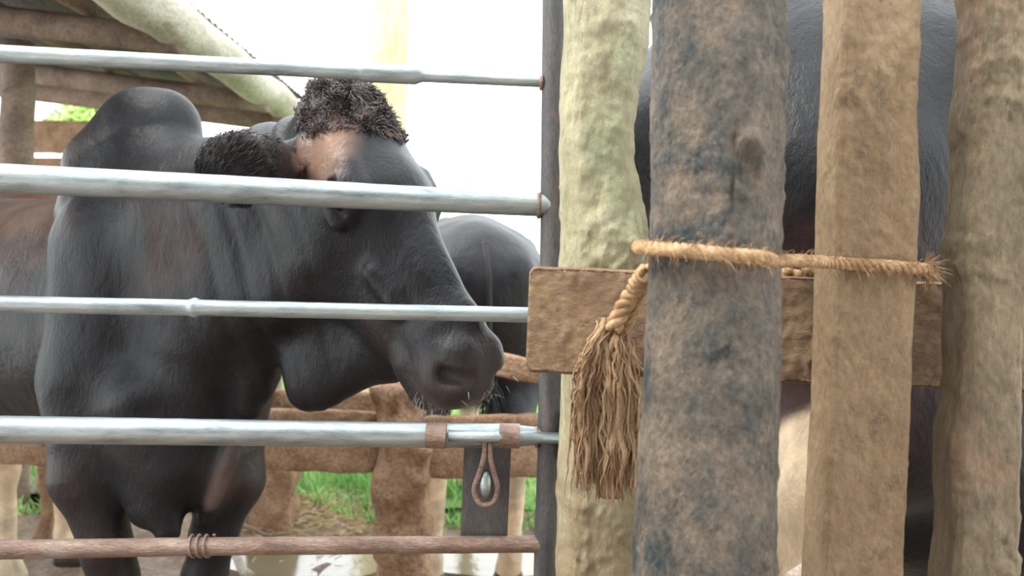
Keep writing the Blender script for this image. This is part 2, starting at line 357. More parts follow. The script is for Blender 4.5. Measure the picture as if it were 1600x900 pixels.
# ------------------------------------------------------------------ timber lofts
def timber(edges_l, edges_r, y0, y1, D, dep, step=18, amp=.0015, chamfer=.006, wane=None, nw=8, nd=4, cr=0):
    """upright timber between two pixel edge tables (y, x); D front distance, dep thickness"""
    secs = []; y = y0
    while y <= y1:
        xl, xr = interp(edges_l, y), interp(edges_r, y)
        A, Bq = P(xl, y, D), P(xr, y, D); X = (Bq-A); w = X.length; X.normalize(); Y = Vector((0, 1, 0))
        ring = []; c = chamfer
        wi, di = w-2*c, dep-2*c
        pts = [(c+wi*i/nw, 0) for i in range(nw+1)]+[(w, c+di*i/nd) for i in range(nd+1)]+[(w-c-wi*i/nw, dep) for i in range(nw+1)]+[(0, dep-c-di*i/nd) for i in range(nd+1)]
        for (a, d) in pts:
            p = A+X*a+Y*d
            nn = fbm(p, 9, 4)
            out = (Vector((a/w-.5, d/dep-.5, 0)))
            p = p + (X*out.x+Y*out.y)*2*amp*nn
            if wane: p = wane(p, a/w, d/dep, y, X, Y)
            if cr and d < dep*.6: p = p - (Y if d < c*.9 else X*(1 if a < w/2 else -1))*crust(p)*cr
            ring.append(p)
        secs.append(ring); y += step if y > -60 and y < 960 or not cr else 40
    return MB().loft(secs)
# unseen plank shelter, added behind the camera only to shade the near faces
shade_shel = empty('added_shade_shelter', (0, -1.9, 0), 'unseen plank and tin shelter added behind the camera to shade the near faces', 'shade blocker')
for i in range(20):
    MB().box((-2.85+.3*i, -1.9, 1.3), .28, .03, 2.6, None, .004).build('wall_board', M['raft'], shade_shel, False)
for x in (-2.9, 0, 2.9):
    MB().tube([Vector((x, -1.8, -.05)), Vector((x, -1.8, 2.7))], .06, 14).build('post', M['raft'], shade_shel)
for i in range(6): MB().box((-2.5+i, -1.5, 2.72), .99, 1.3, .02, Matrix.Rotation(math.radians(5), 3, 'X'), .002).build('roof_sheet', M['sheet'], shade_shel, False)
# ---- fence on the right
fence = empty('timber_fence', (P(1100, 900, 1.1).x, 1.1, 0), 'muddy timber fence at right with a mossy post, a cross rail and two uprights', 'fence')
def mosswane(p, a, d, y, X, Y):
    return p + Y*(-.018*(1-(2*a-1)**2)*(1-2*d)) + X*.004*fbm(Vector((p.x*.3, 1, p.z)), 5, 4)*(1-a) + Y*.006*fbm(Vector((p.x, 1, p.z)), 22, 3)*(1-d)
o = timber([(-200, 889), (0, 887), (420, 880), (600, 884), (700, 881), (760, 874), (1340, 866)],
           [(-200, 1021), (0, 1020), (60, 1018), (110, 1003), (200, 992), (270, 998), (340, 1012), (420, 1018), (1340, 1010)], -200, 1675, 1.10, .115, 4, .004, .02, mosswane, 44, 24, 1.5).build('post', M['moss'], fence)
o['label'] = 'pale mossy post with mud at its foot'
# cross rail (horizontal board)
def board(pA, pB, hgt, dep, r=.012, step=.02, amp=.0016, cr=0):
    pA, pB = Vector(pA), Vector(pB); ax = (pB-pA); ln = ax.length; ax.normalize()
    upv = Vector((0, 0, 1)); upv = (upv-ax*upv.dot(ax)).normalized(); dv = ax.cross(upv); 
    if dv.y < 0: dv = -dv
    n = max(3, int(ln/step)); secs = []
    for i in range(n+1):
        t = i/n*ln; e = min(t, ln-t); cut = r - math.sqrt(max(0, r*r-(r-e)**2)) if e < r else 0
        h2 = hgt/2-cut*.9; ring = []; nv = 44 if cr else 8; c = min(.005, dep/4)
        pts = [(-h2+c, 0)]+[(-h2+2*h2*j/nv, 0) for j in range(1, nv)]+[(h2-c, 0), (h2, c), (h2, dep-c), (h2-c, dep)]+[(h2-2*h2*j/nv, dep) for j in range(1, nv)]+[(-h2+c, dep), (-h2, dep-c), (-h2, c)]
        for (u, d) in pts:
            p = pA+ax*t+upv*u+dv*d; nn = fbm(p, 16, 4)
            p = p - dv*(nn*amp if d < dep*.5 else -nn*amp) + upv*(nn*amp*.6*(1 if u > 0 else -1))
            if cr and d < .006: p = p - dv*crust(p)*cr
            ring.append(p)
        secs.append(ring)
    return MB().loft(secs)
hb = R(168, 1.05)
board(P(825, 499, 1.05), P(1660, 533, 1.05), hb, .032, .010, .0035, cr=2.0).build('cross_rail', M['rail'], fence)
def w1(p, a, d, y, X, Y): return p
o = timber([(-150, 1324), (0, 1320), (300, 1310), (600, 1302), (900, 1286), (1500, 1256)], [(-150, 1444), (0, 1441), (170, 1437), (260, 1441), (600, 1427), (900, 1414), (1500, 1390)], -150, 1750, .95, .073, 4, .0016, .004, None, 40, 22, .8).build('upright', M['plank'], fence)
def w2(p, a, d, y, X, Y):
    e = math.exp(-a*7); k = fbm(Vector((p.x*3, 2.2, p.z*1.2)), 9, 4)
    return p + X*(.006*k*e) + Y*(.010*e*(1-d)) + X*.008*d*e
timber([(-150, 1530), (0, 1538), (120, 1531), (300, 1521), (450, 1513), (600, 1512), (720, 1502), (900, 1493), (1500, 1468)], [(-150, 1660), (0, 1650), (560, 1604), (900, 1597), (1500, 1580)], -150, 1750, .94, .08, 4, .0022, .008, w2, 44, 24, 1.6).build('upright', M['plank2'], fence)['label'] = 'rougher upright with a waney, bark-free left edge'
# mud clods sitting on the rail top
b = MB()
for i in range(60):
    t = random.random(); px = 1216+52*t if i < 35 else 1436+12*random.random(); c = P(px, (434 if i < 35 else 452), 1.055+.02*random.random())
    c.z += random.uniform(-.002, .010 if i < 35 else .004); rr = random.uniform(.003, .007)
    bm = bmesh.new(); bmesh.ops.create_icosphere(bm, subdivisions=1, radius=rr); bm.verts.index_update()
    b.add([c+Vector((v.co.x*1.3, v.co.y, v.co.z)) for v in bm.verts], [[v.index for v in f.verts] for f in bm.faces]); bm.free()
tag(b.build('mud_crumbs', M['rope'], fence), 'crumbs of dried mud on the rail', kind='stuff')
# ---- big round pole
Pt, Pb = P(1122, -180, .85), P(1096, 1900, .85)
pole_n = 520; secs = []
for i in range(pole_n+1):
    y = -180+1180*i/pole_n if i < 470 else 886+1014*(i-470)/50
    xl = interp([(-180, 1023), (0, 1021), (250, 1017), (400, 1012), (560, 1008), (660, 1004), (780, 993), (900, 988), (1900, 975)], y); xr = interp([(-180, 1232), (0, 1228), (300, 1219), (600, 1214), (900, 1209), (1900, 1205)], y)
    c = P((xl+xr)/2, y, .855); r = R((xr-xl)/2, .855)*.985; ring = []
    for k in range(150):
        a = k/150*math.tau; dr = Vector((math.cos(a), math.sin(a), 0)); p = c+dr*r
        q = Vector((p.x, p.y, p.z*.6)); nn = fbm(q, 10, 3)*.0022+(crust(p)*1.3 if dr.y < .3 else 0)
        # knot scar
        if dr.y < -.2:
            sp = (Vector((p.x, 0, p.z))-Vector((P(1166, 262, .80).x, 0, P(1166, 262, .80).z))); ex = sp.x/.014; ez = sp.z/.028; e = ex*ex+ez*ez
            nn += .0055*math.exp(-((math.sqrt(e)-1.0)/.28)**2) - .007*math.exp(-e*1.1)
            s2 = p.x-P(1143, 262, .80).x; nn -= .004*math.exp(-(s2/.0022)**2)*math.exp(-((p.z-P(1143, 275, .8).z)/.045)**2)
        ring.append(p+dr*nn)
    secs.append(ring)
po = MB().loft(secs).build('round_pole', M['pole']); tag(po, 'thick round weathered pole with a knot scar, tied with rope', 'pole')
# ---- rope
def rope(pts, rad, pitchlen=.03, strands=3, n=7, lumps=.15):
    b = MB(); L_ = [0]
    for i in range(1, len(pts)): L_.append(L_[-1]+(pts[i]-pts[i-1]).length)
    for s_ in range(strands):
        q = []; a = Vector((.2, .3, 1))
        for i, p in enumerate(pts):
            t = (pts[min(i+1, len(pts)-1)]-pts[max(i-1, 0)]).normalized(); a = (a-t*a.dot(t)).normalized(); c = t.cross(a)
            ph = L_[i]/pitchlen*math.tau+s_*math.tau/strands
            rr = rad*.5*(1+lumps*noise.noise(p*60)); q.append(p+(a*math.cos(ph)+c*math.sin(ph))*rr)
        b.tube(q, [rad*.56*(1+lumps*noise.noise(p*80+Vector((s_, 0, 0)))) for p in q], n)
    return b
rp_loc = P(1000, 400, .85)
ropeT = empty('tied_rope', rp_loc, 'frayed tan rope wound around the round pole and the squared upright', 'rope')
def ring_pt(ang, y, extra=.0): # around the pole, ang 0 = +x, -90 = toward camera
    c = P(1114, y, .855); rr = .0695+extra; return c+Vector((math.cos(math.radians(ang))*rr, math.sin(math.radians(ang))*rr, 0))
pts = [ring_pt(140, 384, .006), ring_pt(180, 389, .007), ring_pt(205, 392, .008), ring_pt(235, 396, .008), ring_pt(265, 401, .008), ring_pt(290, 404, .008), P(1215, 407, .83), P(1262, 408, .90), P(1305, 411, .940), P(1370, 415, .940), P(1425, 419, .940), P(1447, 421, .955), P(1446, 424, 1.0)]
pts = [Vector(p) for p in pts]
rope(path(pts, 260), .0072, .024).build('rope_loop', M['rope'], ropeT)
# frayed hairs on loop
b = MB(); pl = path(pts, 300)
for i in range(420):
    k = random.randrange(40, 285) if i < 300 else random.randrange(268, 292); p = pl[k]; d = Vector((random.gauss(0, .5), random.gauss(-.3, .5), random.gauss(.1, 1))).normalized(); l = random.uniform(.006, .014) if i < 300 else random.uniform(.008, .022)
    s0 = p+d*.006; b.tube([s0, s0+d*l*.6+Vector((.002, 0, 0)), s0+d*l+Vector((.004, 0, -.003))], [.0005, .0004, .0002], 3, False)
tag(b.build('frayed_hairs', M['palehair'] if False else M['rope'], ropeT), kind='stuff')
pts2 = [P(1012, 425, .905), P(1004, 432, .93), P(990, 455, .97), P(972, 485, .985), P(958, 515, .99)]
rope(path(pts2, 70), .0105, .045).build('rope_tail', M['rope'], ropeT)
pts3 = [P(1012, 430, .93), P(1000, 462, .98), P(985, 500, .99), P(966, 530, 1.0)]
rope(path(pts3, 60), .006, .035).build('rope_tail', M['rope'], ropeT)
b = MB()
def strand(x0, y0, xe, ye, D, r_, ph, amp, wob):
    ln = []; nS = 14
    for t in range(nS):
        u = t/(nS-1); y = y0+(ye-y0)*u; sp = min(1, u*2.3)**.75
        x = x0+(xe-x0)*sp+amp*math.sin(u*4.2+ph)*u+wob*noise.noise(Vector((ph*3, u*7, 1)))
        ln.append(P(x, y, D-.016*math.sin(min(1, u*1.5)*math.pi)+.005*noise.noise(Vector((ph, u*6, 5)))))
    b.tube(ln, [r_*(1+.35*noise.noise(Vector((ph*7, k*.9, 3))))*(1 if k < nS-3 else (nS-k)/4) for k in range(nS)], 6)
for i in range(46):
    side = random.random(); xe = 903+92*side; ph = random.random()*9; ye = random.uniform(690, 810)-60*abs(side-.5); D0 = random.uniform(.995, 1.022)
    x0 = 958+random.gauss(0, 9); strand(x0, 505+random.uniform(-8, 14), xe, ye, D0, random.uniform(.0028, .0048), ph, random.uniform(-10, 10), 9)
    for q in range(9): strand(x0+random.gauss(0, 4), 505+random.uniform(-6, 30), xe+random.gauss(0, 6), ye+random.uniform(-60, 18), D0-.004*random.random(), random.uniform(.0007, .0014), ph+random.uniform(-.5, .5), random.uniform(-10, 10), 14)
tag(b.build('frayed_strands', M['tassel'], ropeT), 'long muddy unravelled fibres hanging from the rope end', kind='stuff')
# mud-soaked matted core of the tassel
secs = []
for i in range(30):
    u = i/29; y = 500+275*u; c = P(interp([(500, 960), (560, 945), (640, 948), (775, 955)], y), y, 1.025); w = R(interp([(500, 12), (545, 34), (640, 46), (720, 44), (775, 18)], y), 1.0); ring = []
    for k in range(40):
        a = k/40*math.tau; q = c+Vector((math.cos(a)*w, math.sin(a)*.016, 0)); nn = fbm(Vector((q.x*3.2, q.y*2, q.z*.7)), 22, 4); ring.append(q+Vector((math.cos(a), math.sin(a), 0))*nn*.008)
    secs.append(ring)
MB().loft(secs).build('matted_core', M['tassel'], ropeT)
# ------------------------------------------------------------------ metal gate
gate = empty('metal_gate', (P(865, 900, 1.35).x, 1.35, 0), 'tubular steel cattle gate with five rails and a slide bolt', 'gate')
GD = lambda px: 1.255+.09*px/850
def gp(px, py, off=0): return P(px, py, GD(px)+off)
def rail(tab, mat, seg, name='rail', extra=None):
    pts = []; rs = []
    x0, x1 = tab[0][0], tab[-1][0]; n = seg
    for i in range(n+1):
        x = x0+(x1-x0)*i/n; pts.append(gp(x, interp([(a, b_) for a, b_, c_ in tab], x))); r_ = R(interp([(a, c_) for a, b_, c_ in tab], x), GD(x))
        rs.append(r_*(1+.02*noise.noise(Vector((x*.03, tab[0][1], 0)))))
    return MB().tube(pts, rs, 24).build(name, mat, gate)
rail([(-560, 57, 15), (0, 84, 14), (450, 107, 12), (560, 113, 12), (568, 113, 15), (650, 117, 15), (662, 119, 9), (858, 129, 8)], M['steel'], 260)
rail([(-560, 250, 24), (0, 278, 23), (420, 299, 21.5), (840, 320, 18), (862, 321, 18)], M['steel'], 120)
rail([(-560, 462, 14), (0, 475, 13.5), (296, 481, 13), (300, 481, 16), (308, 481, 16), (313, 481, 13), (862, 493, 12)], M['steel'], 300)
rail([(-560, 663, 22.5), (0, 671, 21.5), (680, 680, 19.5), (790, 681, 19), (858, 682, 12)], M['steel'], 160)
rail([(-560, 866, 16), (0, 859, 15), (300, 854, 14), (862, 850, 13)], M['rust'], 120)['label'] = 'rustier lowest rail'
pts = [P(x, y, 1.347) for x, y in ((869, -250), (866, 100), (864, 300), (862, 500), (859, 700), (853, 900), (847, 1200))]
MB().tube(path(pts, 80), R(19.5, 1.347), 24).build('stile', M['darkst'], gate)
# weld beads
for x, y, r in ((846, 129, 11), (842, 321, 21), (838, 683, 16), (305, 481, 8)):
    pts = []; c = gp(x, y); rr = R(r, 1.34)*.86
    b = MB().tube([c+Vector((0, math.cos(a/16*math.tau)*rr, math.sin(a/16*math.tau)*rr)) for a in range(17)], .0035 if r > 9 else .002, 6, False); b.build('weld', M['rust'], gate)
# wire twist on bottom rail
pl = []
for i in range(90):
    t = i/89; x = 296+36*t; a = t*math.tau*3.2; c = gp(x, 853); pl.append(c+Vector((0, math.cos(a), math.sin(a)))*R(16.5, 1.29))
MB().tube(pl, .0022, 6).build('wire_wrap', M['rust'], gate)['label'] = 'wire wound round the lowest rail'
# latch plate
c = (gp(760, 694, .012)+gp(758, 842, .012))/2; hh = (gp(760, 690)-gp(758, 846)).length
plate = MB().box(c, R(74, 1.335), .007, hh, Matrix.Rotation(math.radians(1.0), 3, 'Y'), .001).build('latch_plate', M['darkst'], gate, False)
# bolt, brackets
bolt = MB().tube([gp(700, 681, -.026), gp(800, 683, -.026), gp(892, 685, -.026)], R(9, 1.32), 16).build('slide_bolt', M['steel'], gate)
for x in (683, 797):
    c = gp(x, 681, -.012); rr = R(21, 1.32)
    b = MB(); sec = []
    for xx in (-R(17, 1.3), R(15, 1.3)):
        ring = []
        for k in range(28):
            a = k/28*math.tau; ring.append(c+Vector((xx, math.cos(a)*rr*1.15, math.sin(a)*rr*.92)))
        sec.append(ring)
    sec2 = [[c+(v-c)*1 for v in sec[0]], sec[1]]
    b.loft(sec2).build('bolt_bracket', M['rust'], gate, False)
MB().box(gp(887, 682, -.022), .006, .028, R(74, 1.3), None, .002).build('keeper_plate', M['darkst'], gate, False)
# handle loop
lp = [gp(758, 690, -.02), gp(756, 715, -.02), gp(748, 742, -.018), gp(741, 765, -.016), gp(748, 785, -.016), gp(760, 789, -.016), gp(772, 783, -.016), gp(777, 762, -.016), gp(772, 740, -.018), gp(766, 715, -.02), gp(766, 690, -.02)]
hl = MB().tube(path(lp, 80), R(4.4, 1.32), 8).build('hanging_handle', M['rust'], plate)
b = MB().tube(path([gp(760, 735, -.008), gp(759, 745, -.012), gp(758, 762, -.014), gp(759, 778, -.008)], 12), [.003, .006, .008, .009, .0095, .010, .010, .010, .0095, .009, .008, .005, .003], 12)
b.build('bolt_stub', M['steel'], plate)
MB().box(gp(760, 686, -.022), R(40, 1.3), .012, .012, None, .003).build('handle_hinge', M['rust'], plate)
# ------------------------------------------------------------------ fence behind the cattle
bf = empty('back_fence', (P(625, 900, 2.6).x, 2.6, 0), 'rough reddish timber fence behind the black cow, crusted with mud', 'fence')
def roughw(p, a, d, y, X, Y): return p + (X*(a-.5)+Y*(d-.5))*.05*fbm(p, 9, 4) + Y*.012*fbm(p, 14, 3)
timber([(605, 588), (900, 584), (1230, 580)], [(605, 655), (700, 664), (900, 668), (1230, 670)], 605, 1092, 2.55, .15, 10, .004, .01, roughw, 10, 6).build('post', M['backwood'], bf)
def bb(a, b_, h, nm='board', dep=.05, mt='backwood'): return board(P(*a), P(*b_), h, dep, .008, .04, .009).build(nm, M[mt], bf)
bb((-200, 676, 2.75), (590, 692, 2.72), R(96, 2.7))
bb((655, 702, 2.72), (1000, 694, 2.72), R(98, 2.7))
bb((415, 630, 2.85), (590, 636, 2.82), R(42, 2.8))
bb((745, 560, 2.72), (1000, 625, 2.72), R(36, 2.7))
timber([(720, 388), (900, 384)], [(720, 456), (900, 452)], 720, 860, 3.5, .12, 14, .004, .01, roughw, 8, 4).build('post', M['backwood'], bf)
timber([(560, 60), (1100, 55)], [(560, 80), (1100, 78)], 560, 1010, 3.45, .07, 20, .004, .01, roughw, 6, 4).build('post', M['backwood'], bf)
# ------------------------------------------------------------------ shed
shed = empty('cattle_shed', (-2.2, 4.2, 0), 'open shed with pole frame and tin roof at upper left', 'shed')
EX, EZ = -1.42, 2.13
def shz(x): return EZ + (EX-x)*.10
# corrugated roof sheets, running across (X), repeated along Y
for j in range(7):
    ya = 1.3+j*.6; yb = ya+.62; b = MB(); nx = 2; n = 36; vs_ = []
    for top in (0, 1):
        for i in range(nx):
            x = (-4.6, EX+.02)[i]
            for k in range(n+1):
                y = ya+(yb-ya)*k/n; vs_.append((x, y, shz(x)+.135+.009*math.sin(k/n*math.tau*8)+(.002 if top else 0)+j*.0025))
    m1 = n+1; fs = []
    for k in range(n):
        fs.append((k, k+1, m1+k+1, m1+k)); fs.append((2*m1+k, 3*m1+k, 3*m1+k+1, 2*m1+k+1))
        fs.append((m1+k, m1+k+1, 3*m1+k+1, 3*m1+k)); fs.append((k, k+1, 2*m1+k+1, 2*m1+k))
    b.add(vs_, fs).build('roof_sheet', M['sheet'], shed)
# long poles running along the eave and inside
def lpole(x, z, r, y0, y1, mat, nm='purlin'):
    pts = [Vector((x+.02*noise.noise(Vector((t*.8, x, 0))), y0+(y1-y0)*t/20, z+.02*noise.noise(Vector((t*.7, x, 5))))) for t in range(21)]
    return MB().tube(pts, [r*(1-.012*t) for t in range(21)], 20).build(nm, M[mat], shed)
lpole(EX+.02, EZ+.01, .115, 1.3, 5.2, 'bamboo')['label'] = 'pale greenish eave pole'
for i, x in enumerate((-1.75, -2.25, -2.75, -3.3, -3.9)):
    lpole(x, shz(x)+.03, .045, 1.3, 5.3, 'raft')
for y in (2.1, 3.4, 4.6, 5.15):
    pts = [Vector((x, y, shz(x)-.06)) for x in (-4.4, -3.4, -2.4, EX+.05)]
    MB().tube(pts, .055 if y < 5 else .075, 16).build('rafter', M['raft'], shed)
pc = P(26, 200, 3.95)
def stake(x, y, z1, r, mat, parent, nm='post'):
    pts = [Vector((x+.015*noise.noise(Vector((t*.5, x, 0))), y, -.05+(z1+.05)*t/16)) for t in range(17)]
    return MB().tube(pts, [r*(1.1-.01*t) for t in range(17)], 20).build(nm, M[mat], parent)
stake(pc.x, pc.y, shz(pc.x)-.03, R(25, 3.95), 'raft', shed)
stake(EX, 5.0, EZ-.05, .05, 'raft', shed)
# brown board wall beneath the roof
for i in range(2):
    a = P(-60, 212+i*58, 5.4); b_ = P(300, 216+i*58, 5.4); board(a, b_, R(50, 5.4), .03, .008, .06, .004).build('wall_board', M['backwood'], shed)
# yellowish post beyond
c = P(607, 100, 6.0)
tag(stake(c.x, c.y, 4.2, R(31, 6.0), 'yellow', None, 'tall_post'), 'tall pale yellow post rising behind the cow head into the white sky', 'post')
# bush
bu = empty('leafy_bush', (P(140, 300, 9).x, 9, 0), 'sunlit pale green bush seen under the shed roof', 'bush')
b = MB(); bc = P(150, 205, 9)
for i in range(2600):
    d = Vector((random.gauss(0, 1), random.gauss(0, 1), random.gauss(0, 1))).normalized(); p = bc+Vector((d.x*.55, d.y*.4, d.z*.38))*random.uniform(.6, 1)
    a = Vector((random.gauss(0, 1), random.gauss(0, 1), random.gauss(0, 1))).normalized()*.05; q = a.cross(d).normalized()*.022
    b.add([p-a, p+q, p+a, p-q], [(0, 1, 2, 3)])
me = bpy.data.meshes.new('foliage'); me.from_pydata(b.v, [], b.f); tag(link('foliage', me, M['leaf'], bu, False), kind='stuff')
MB().tube([Vector((bc.x, bc.y, 0)), Vector((bc.x+.05, bc.y, 1.2)), bc], [.05, .04, .02], 8).build('stem', M['raft'], bu)
# ------------------------------------------------------------------ generic cow
def generic(T, s=1.0, headpose=0.0, ears=True, hump=.12):
    """T maps local (x forward, y left, z up) to world; returns prims"""
    lat = T.to_3x3() @ Vector((0, 1, 0)); lat.normalize()
    def q(x, y, z): return T @ Vector((x*s, y*s, z*s))
    def c(a, b, ra, rb, k=.05, ls=1.0): return K(q(*a), q(*b), ra*s, rb*s, lat if ls != 1 else None, ls, k*s)
    pr = [c((-.55, 0, .98), (.30, 0, .94), .32, .30, ls=.82), c((-.74, 0, 1.08), (-.55, 0, 1.08), .22, .25, .1, .9),
          c((.36, 0, 1.0), (.50, 0, .92), .29, .24, .12, .78), c((.25, 0, 1.22), (.44, 0, 1.26), hump, hump*1.1, .12, .7),
          c((-.86, .12, 1.12), (-.66, .14, 1.18), .06, .07, .08), c((-.86, -.12, 1.12), (-.66, -.14, 1.18), .06, .07, .08),
          c((-.45, .22, 1.20), (-.45, .22, 1.18), .05, .05, .12), c((-.45, -.22, 1.20), (-.45, -.22, 1.18), .05, .05, .12)]
    hz = headpose
    pr += [c((.45, 0, 1.04), (.92, 0, 1.18+hz), .22, .13, .12, .7), c((.55, 0, .78), (.85, 0, .98+hz*.8), .12, .07, .12, .4),
           c((.95, 0, 1.24+hz), (1.08, 0, 1.10+hz), .115, .10, .06, .85), c((1.06, 0, 1.12+hz), (1.28, 0, .88+hz), .085, .062, .06, .85), c((1.0, 0, 1.06+hz), (1.22, 0, .88+hz), .08, .05, .06, .7)]
    for sg in (1, -1):
        pr += [c((.93, .08*sg, 1.24+hz), (.86, .25*sg, 1.20+hz), .03, .035, .03)]
        pr += [c((.44, .13*sg, .92), (.46, .15*sg, .68), .14, .085, .08), c((.46, .15*sg, .68), (.45, .14*sg, .40), .08, .047, .04), c((.45, .14*sg, .40), (.46, .14*sg, .12), .042, .035, .03), c((.46, .14*sg, .11), (.49, .14*sg, .045), .042, .048, .02)]
        pr += [c((-.66, .13*sg, 1.0), (-.56, .17*sg, .74), .19, .13, .09), c((-.58, .17*sg, .76), (-.80, .14*sg, .50), .11, .055, .06), c((-.80, .14*sg, .50), (-.76, .14*sg, .13), .048, .036, .03), c((-.76, .14*sg, .12), (-.72, .14*sg, .045), .042, .048, .02)]
    return pr
def locals_(T, s, v):
    Ti = np.array(T.inverted()); return (v @ Ti[:3, :3].T + Ti[:3, 3])/s
BLACK = (.009, .009, .011); BROWN = (.035, .019, .016); CREAM = (.72, .60, .42)
def hooves(T, s, parent):
    for x, y in ((.49, .14), (.49, -.14), (-.72, .14), (-.72, -.14)):
        c = T @ Vector((x*s, y*s, 0)); fwd = T.to_3x3() @ Vector((1, 0, 0)); b = MB()
        secs = []
        for z, r in ((-.002, .062), (.03, .056), (.06, .047)):
            secs.append([c+Vector((math.cos(a/16*math.tau)*r*s, math.sin(a/16*math.tau)*r*s*.9, z*s))-fwd*.2*z*s for a in range(16)])
        b.loft(secs).build('hoof', M['hoof'], parent)
def tail(T, s, parent, pts, mat, lab=None, r=.018):
    pp = path([T @ (Vector(p)*s) for p in pts], 26)
    b = MB().tube(pp, [r*s*(1.3-.03*i) for i in range(27)], 8)
    for i in range(160):
        k = random.randrange(17, 26); p0 = pp[k]; d = Vector((random.gauss(0, .018), random.gauss(0, .018), 0)); l = random.uniform(.08, .2)
        b.tube([p0, p0+d+Vector((0, 0, -l*.5)), p0+d*1.3+Vector((0, 0, -l))], [.0022, .002, .0008], 3, False)
    o = b.build('tail', mat, parent)
    if lab: o['label'] = lab
# cow standing far behind, seen from the rear
h2 = math.radians(100); c2 = P(735, 900, 3.0)
s2 = 1.03; fv = Vector((math.cos(h2), math.sin(h2), 0)); org = Vector((c2.x, 3.0, 0))+fv*.76*s2
T2 = Matrix.Translation(org) @ Matrix.Rotation(h2, 4, 'Z')
cow2 = empty('cow', org, 'black cow with white lower legs seen from behind beyond the back fence', 'cow')
def paint2(v):
    l = locals_(T2, s2, v); col = np.tile(np.array(BLACK)*1.6, (len(v), 1)); 
    nn = np.array([noise.noise(Vector(p)*6) for p in l])
    col = blend(col, CREAM, sm(-(l[:, 2]+.12*nn-.1*(l[:, 1])), -.52, -.46)); return col, None
animal('body', generic(T2, s2, -.1), .024, paint2, M['coat'], cow2)
hooves(T2, s2, cow2); tail(T2, s2, cow2, [(-.90, 0, 1.22), (-.95, -.01, 1.1), (-.93, -.02, .85), (-.91, -.03, .6)], M['coatb'], None, .013)
# brown cow behind on the left
s4 = 1.02; c4 = Vector((P(60, 900, 3.05).x, 3.15, 0)); T4 = Matrix.Translation(c4-Vector((.47*s4, 0, 0))) @ Matrix.Rotation(math.radians(-12), 4, 'Z')
cow4 = empty('cow', c4-Vector((.47, 0, 0)), 'brown cow with cream legs, mostly hidden at left behind the big black cow', 'cow')
def paint4(v):
    l = locals_(T4, s4, v); col = np.tile(np.array((.16, .09, .06)), (len(v), 1)); nn = np.array([noise.noise(Vector(p)*5) for p in l])
    col = blend(col, CREAM, sm(-(l[:, 2]+.08*nn), -.66, -.60)); return col, None
pr4 = generic(T4, s4, -.28, hump=.2)
animal('body', pr4, .026, paint4, M['coat'], cow4); hooves(T4, s4, cow4)
tail(T4, s4, cow4, [(-.93, 0, 1.2), (-.99, -.01, 1.1), (-1.0, -.02, .85), (-.98, -.02, .6)], M['darkhair'])
# bull right behind the timber fence
s3 = 1.27; T3 = Matrix.Translation(Vector((1.37, 1.66, 0))) @ Matrix.Rotation(math.radians(2), 4, 'Z')
bull = empty('bull', (1.37, 1.66, 0), 'large black and white bull standing close behind the timber fence', 'bull')
def paint3(v):
    l = v; col = np.tile(np.array(BLACK), (len(v), 1)); nn = np.array([noise.noise(Vector(p)*7) for p in l])
    col = blend(col, (.06, .038, .038), sm(-l[:, 2]+.1*nn, -1.32, -1.1)*(sm(-l[:, 0], -.68, -.55)))
    t = P(1232, 760, 1.45)
    q = ((l[:, 0]-(t.x+.02))/.085)**2+((l[:, 2]-t.z)/.155)**2+.5*nn
    col = blend(col, CREAM, sm(-q, -1.15, -.85)*(l[:, 1] < 1.72))
    f = P(1450, 665, 1.45); fl = np.exp(-(((l[:, 0]-f.x)/.06)**2+((l[:, 2]-f.z)/.07)**2)**2)
    return col, fl.astype(float)
animal('body', generic(T3, s3, 0, hump=.16)+[K(T3 @ Vector((-.62*s3, 0, 1.06*s3)), T3 @ Vector((.3*s3, 0, 1.06*s3)), .31*s3, .31*s3, (0, 1, 0), .75, .06), K(T3 @ Vector((-.42*s3, 0, .68*s3)), T3 @ Vector((.25*s3, 0, .64*s3)), .23*s3, .25*s3, (0, 1, 0), .9, .08)], .026, paint3, M['coatf'], bull); hooves(T3, s3, bull)
# ------------------------------------------------------------------ the big black cow
cowp = Vector((-.75, 1.9, 0))
cow = empty('cow', cowp, 'big black humped cow with brown-tinged poll, its head beside the gate rails', 'cow')
yaw = math.radians(34); th = math.radians(54.5)
hf = Vector((math.cos(yaw), -math.sin(yaw), 0)); ax_ = hf*math.cos(th)+Vector((0, 0, -math.sin(th)))
latH = Vector((math.sin(yaw), math.cos(yaw), 0))           # towards the far side of the head
nrm = (hf*math.sin(th)+Vector((0, 0, math.cos(th))))        # forehead normal
HO = P(574, 172, 1.64); HS = 1.06
def H(s, t, u): return HO+(ax_*s+latH*t+nrm*u)*HS
def hc(a, b, ra, rb, ls=1.0, k=.04, sub=False): return K(H(*a), H(*b), ra*HS, rb*HS, latH if ls != 1 else None, ls, k, sub)
bax = Vector((-.88, .47, 0)).normalized(); blat = Vector((.47, .88, 0)).normalized()
pr = []
# trunk
c0 = Vector((-.90, 2.20, 1.01)); c1 = c0+bax*1.25
pr += [K(c0, c1, .32, .34, blat, .85, .1), K(c1+Vector((0, 0, .1)), c1+bax*.25+Vector((0, 0, .1)), .24, .20, blat, 1, .1)]
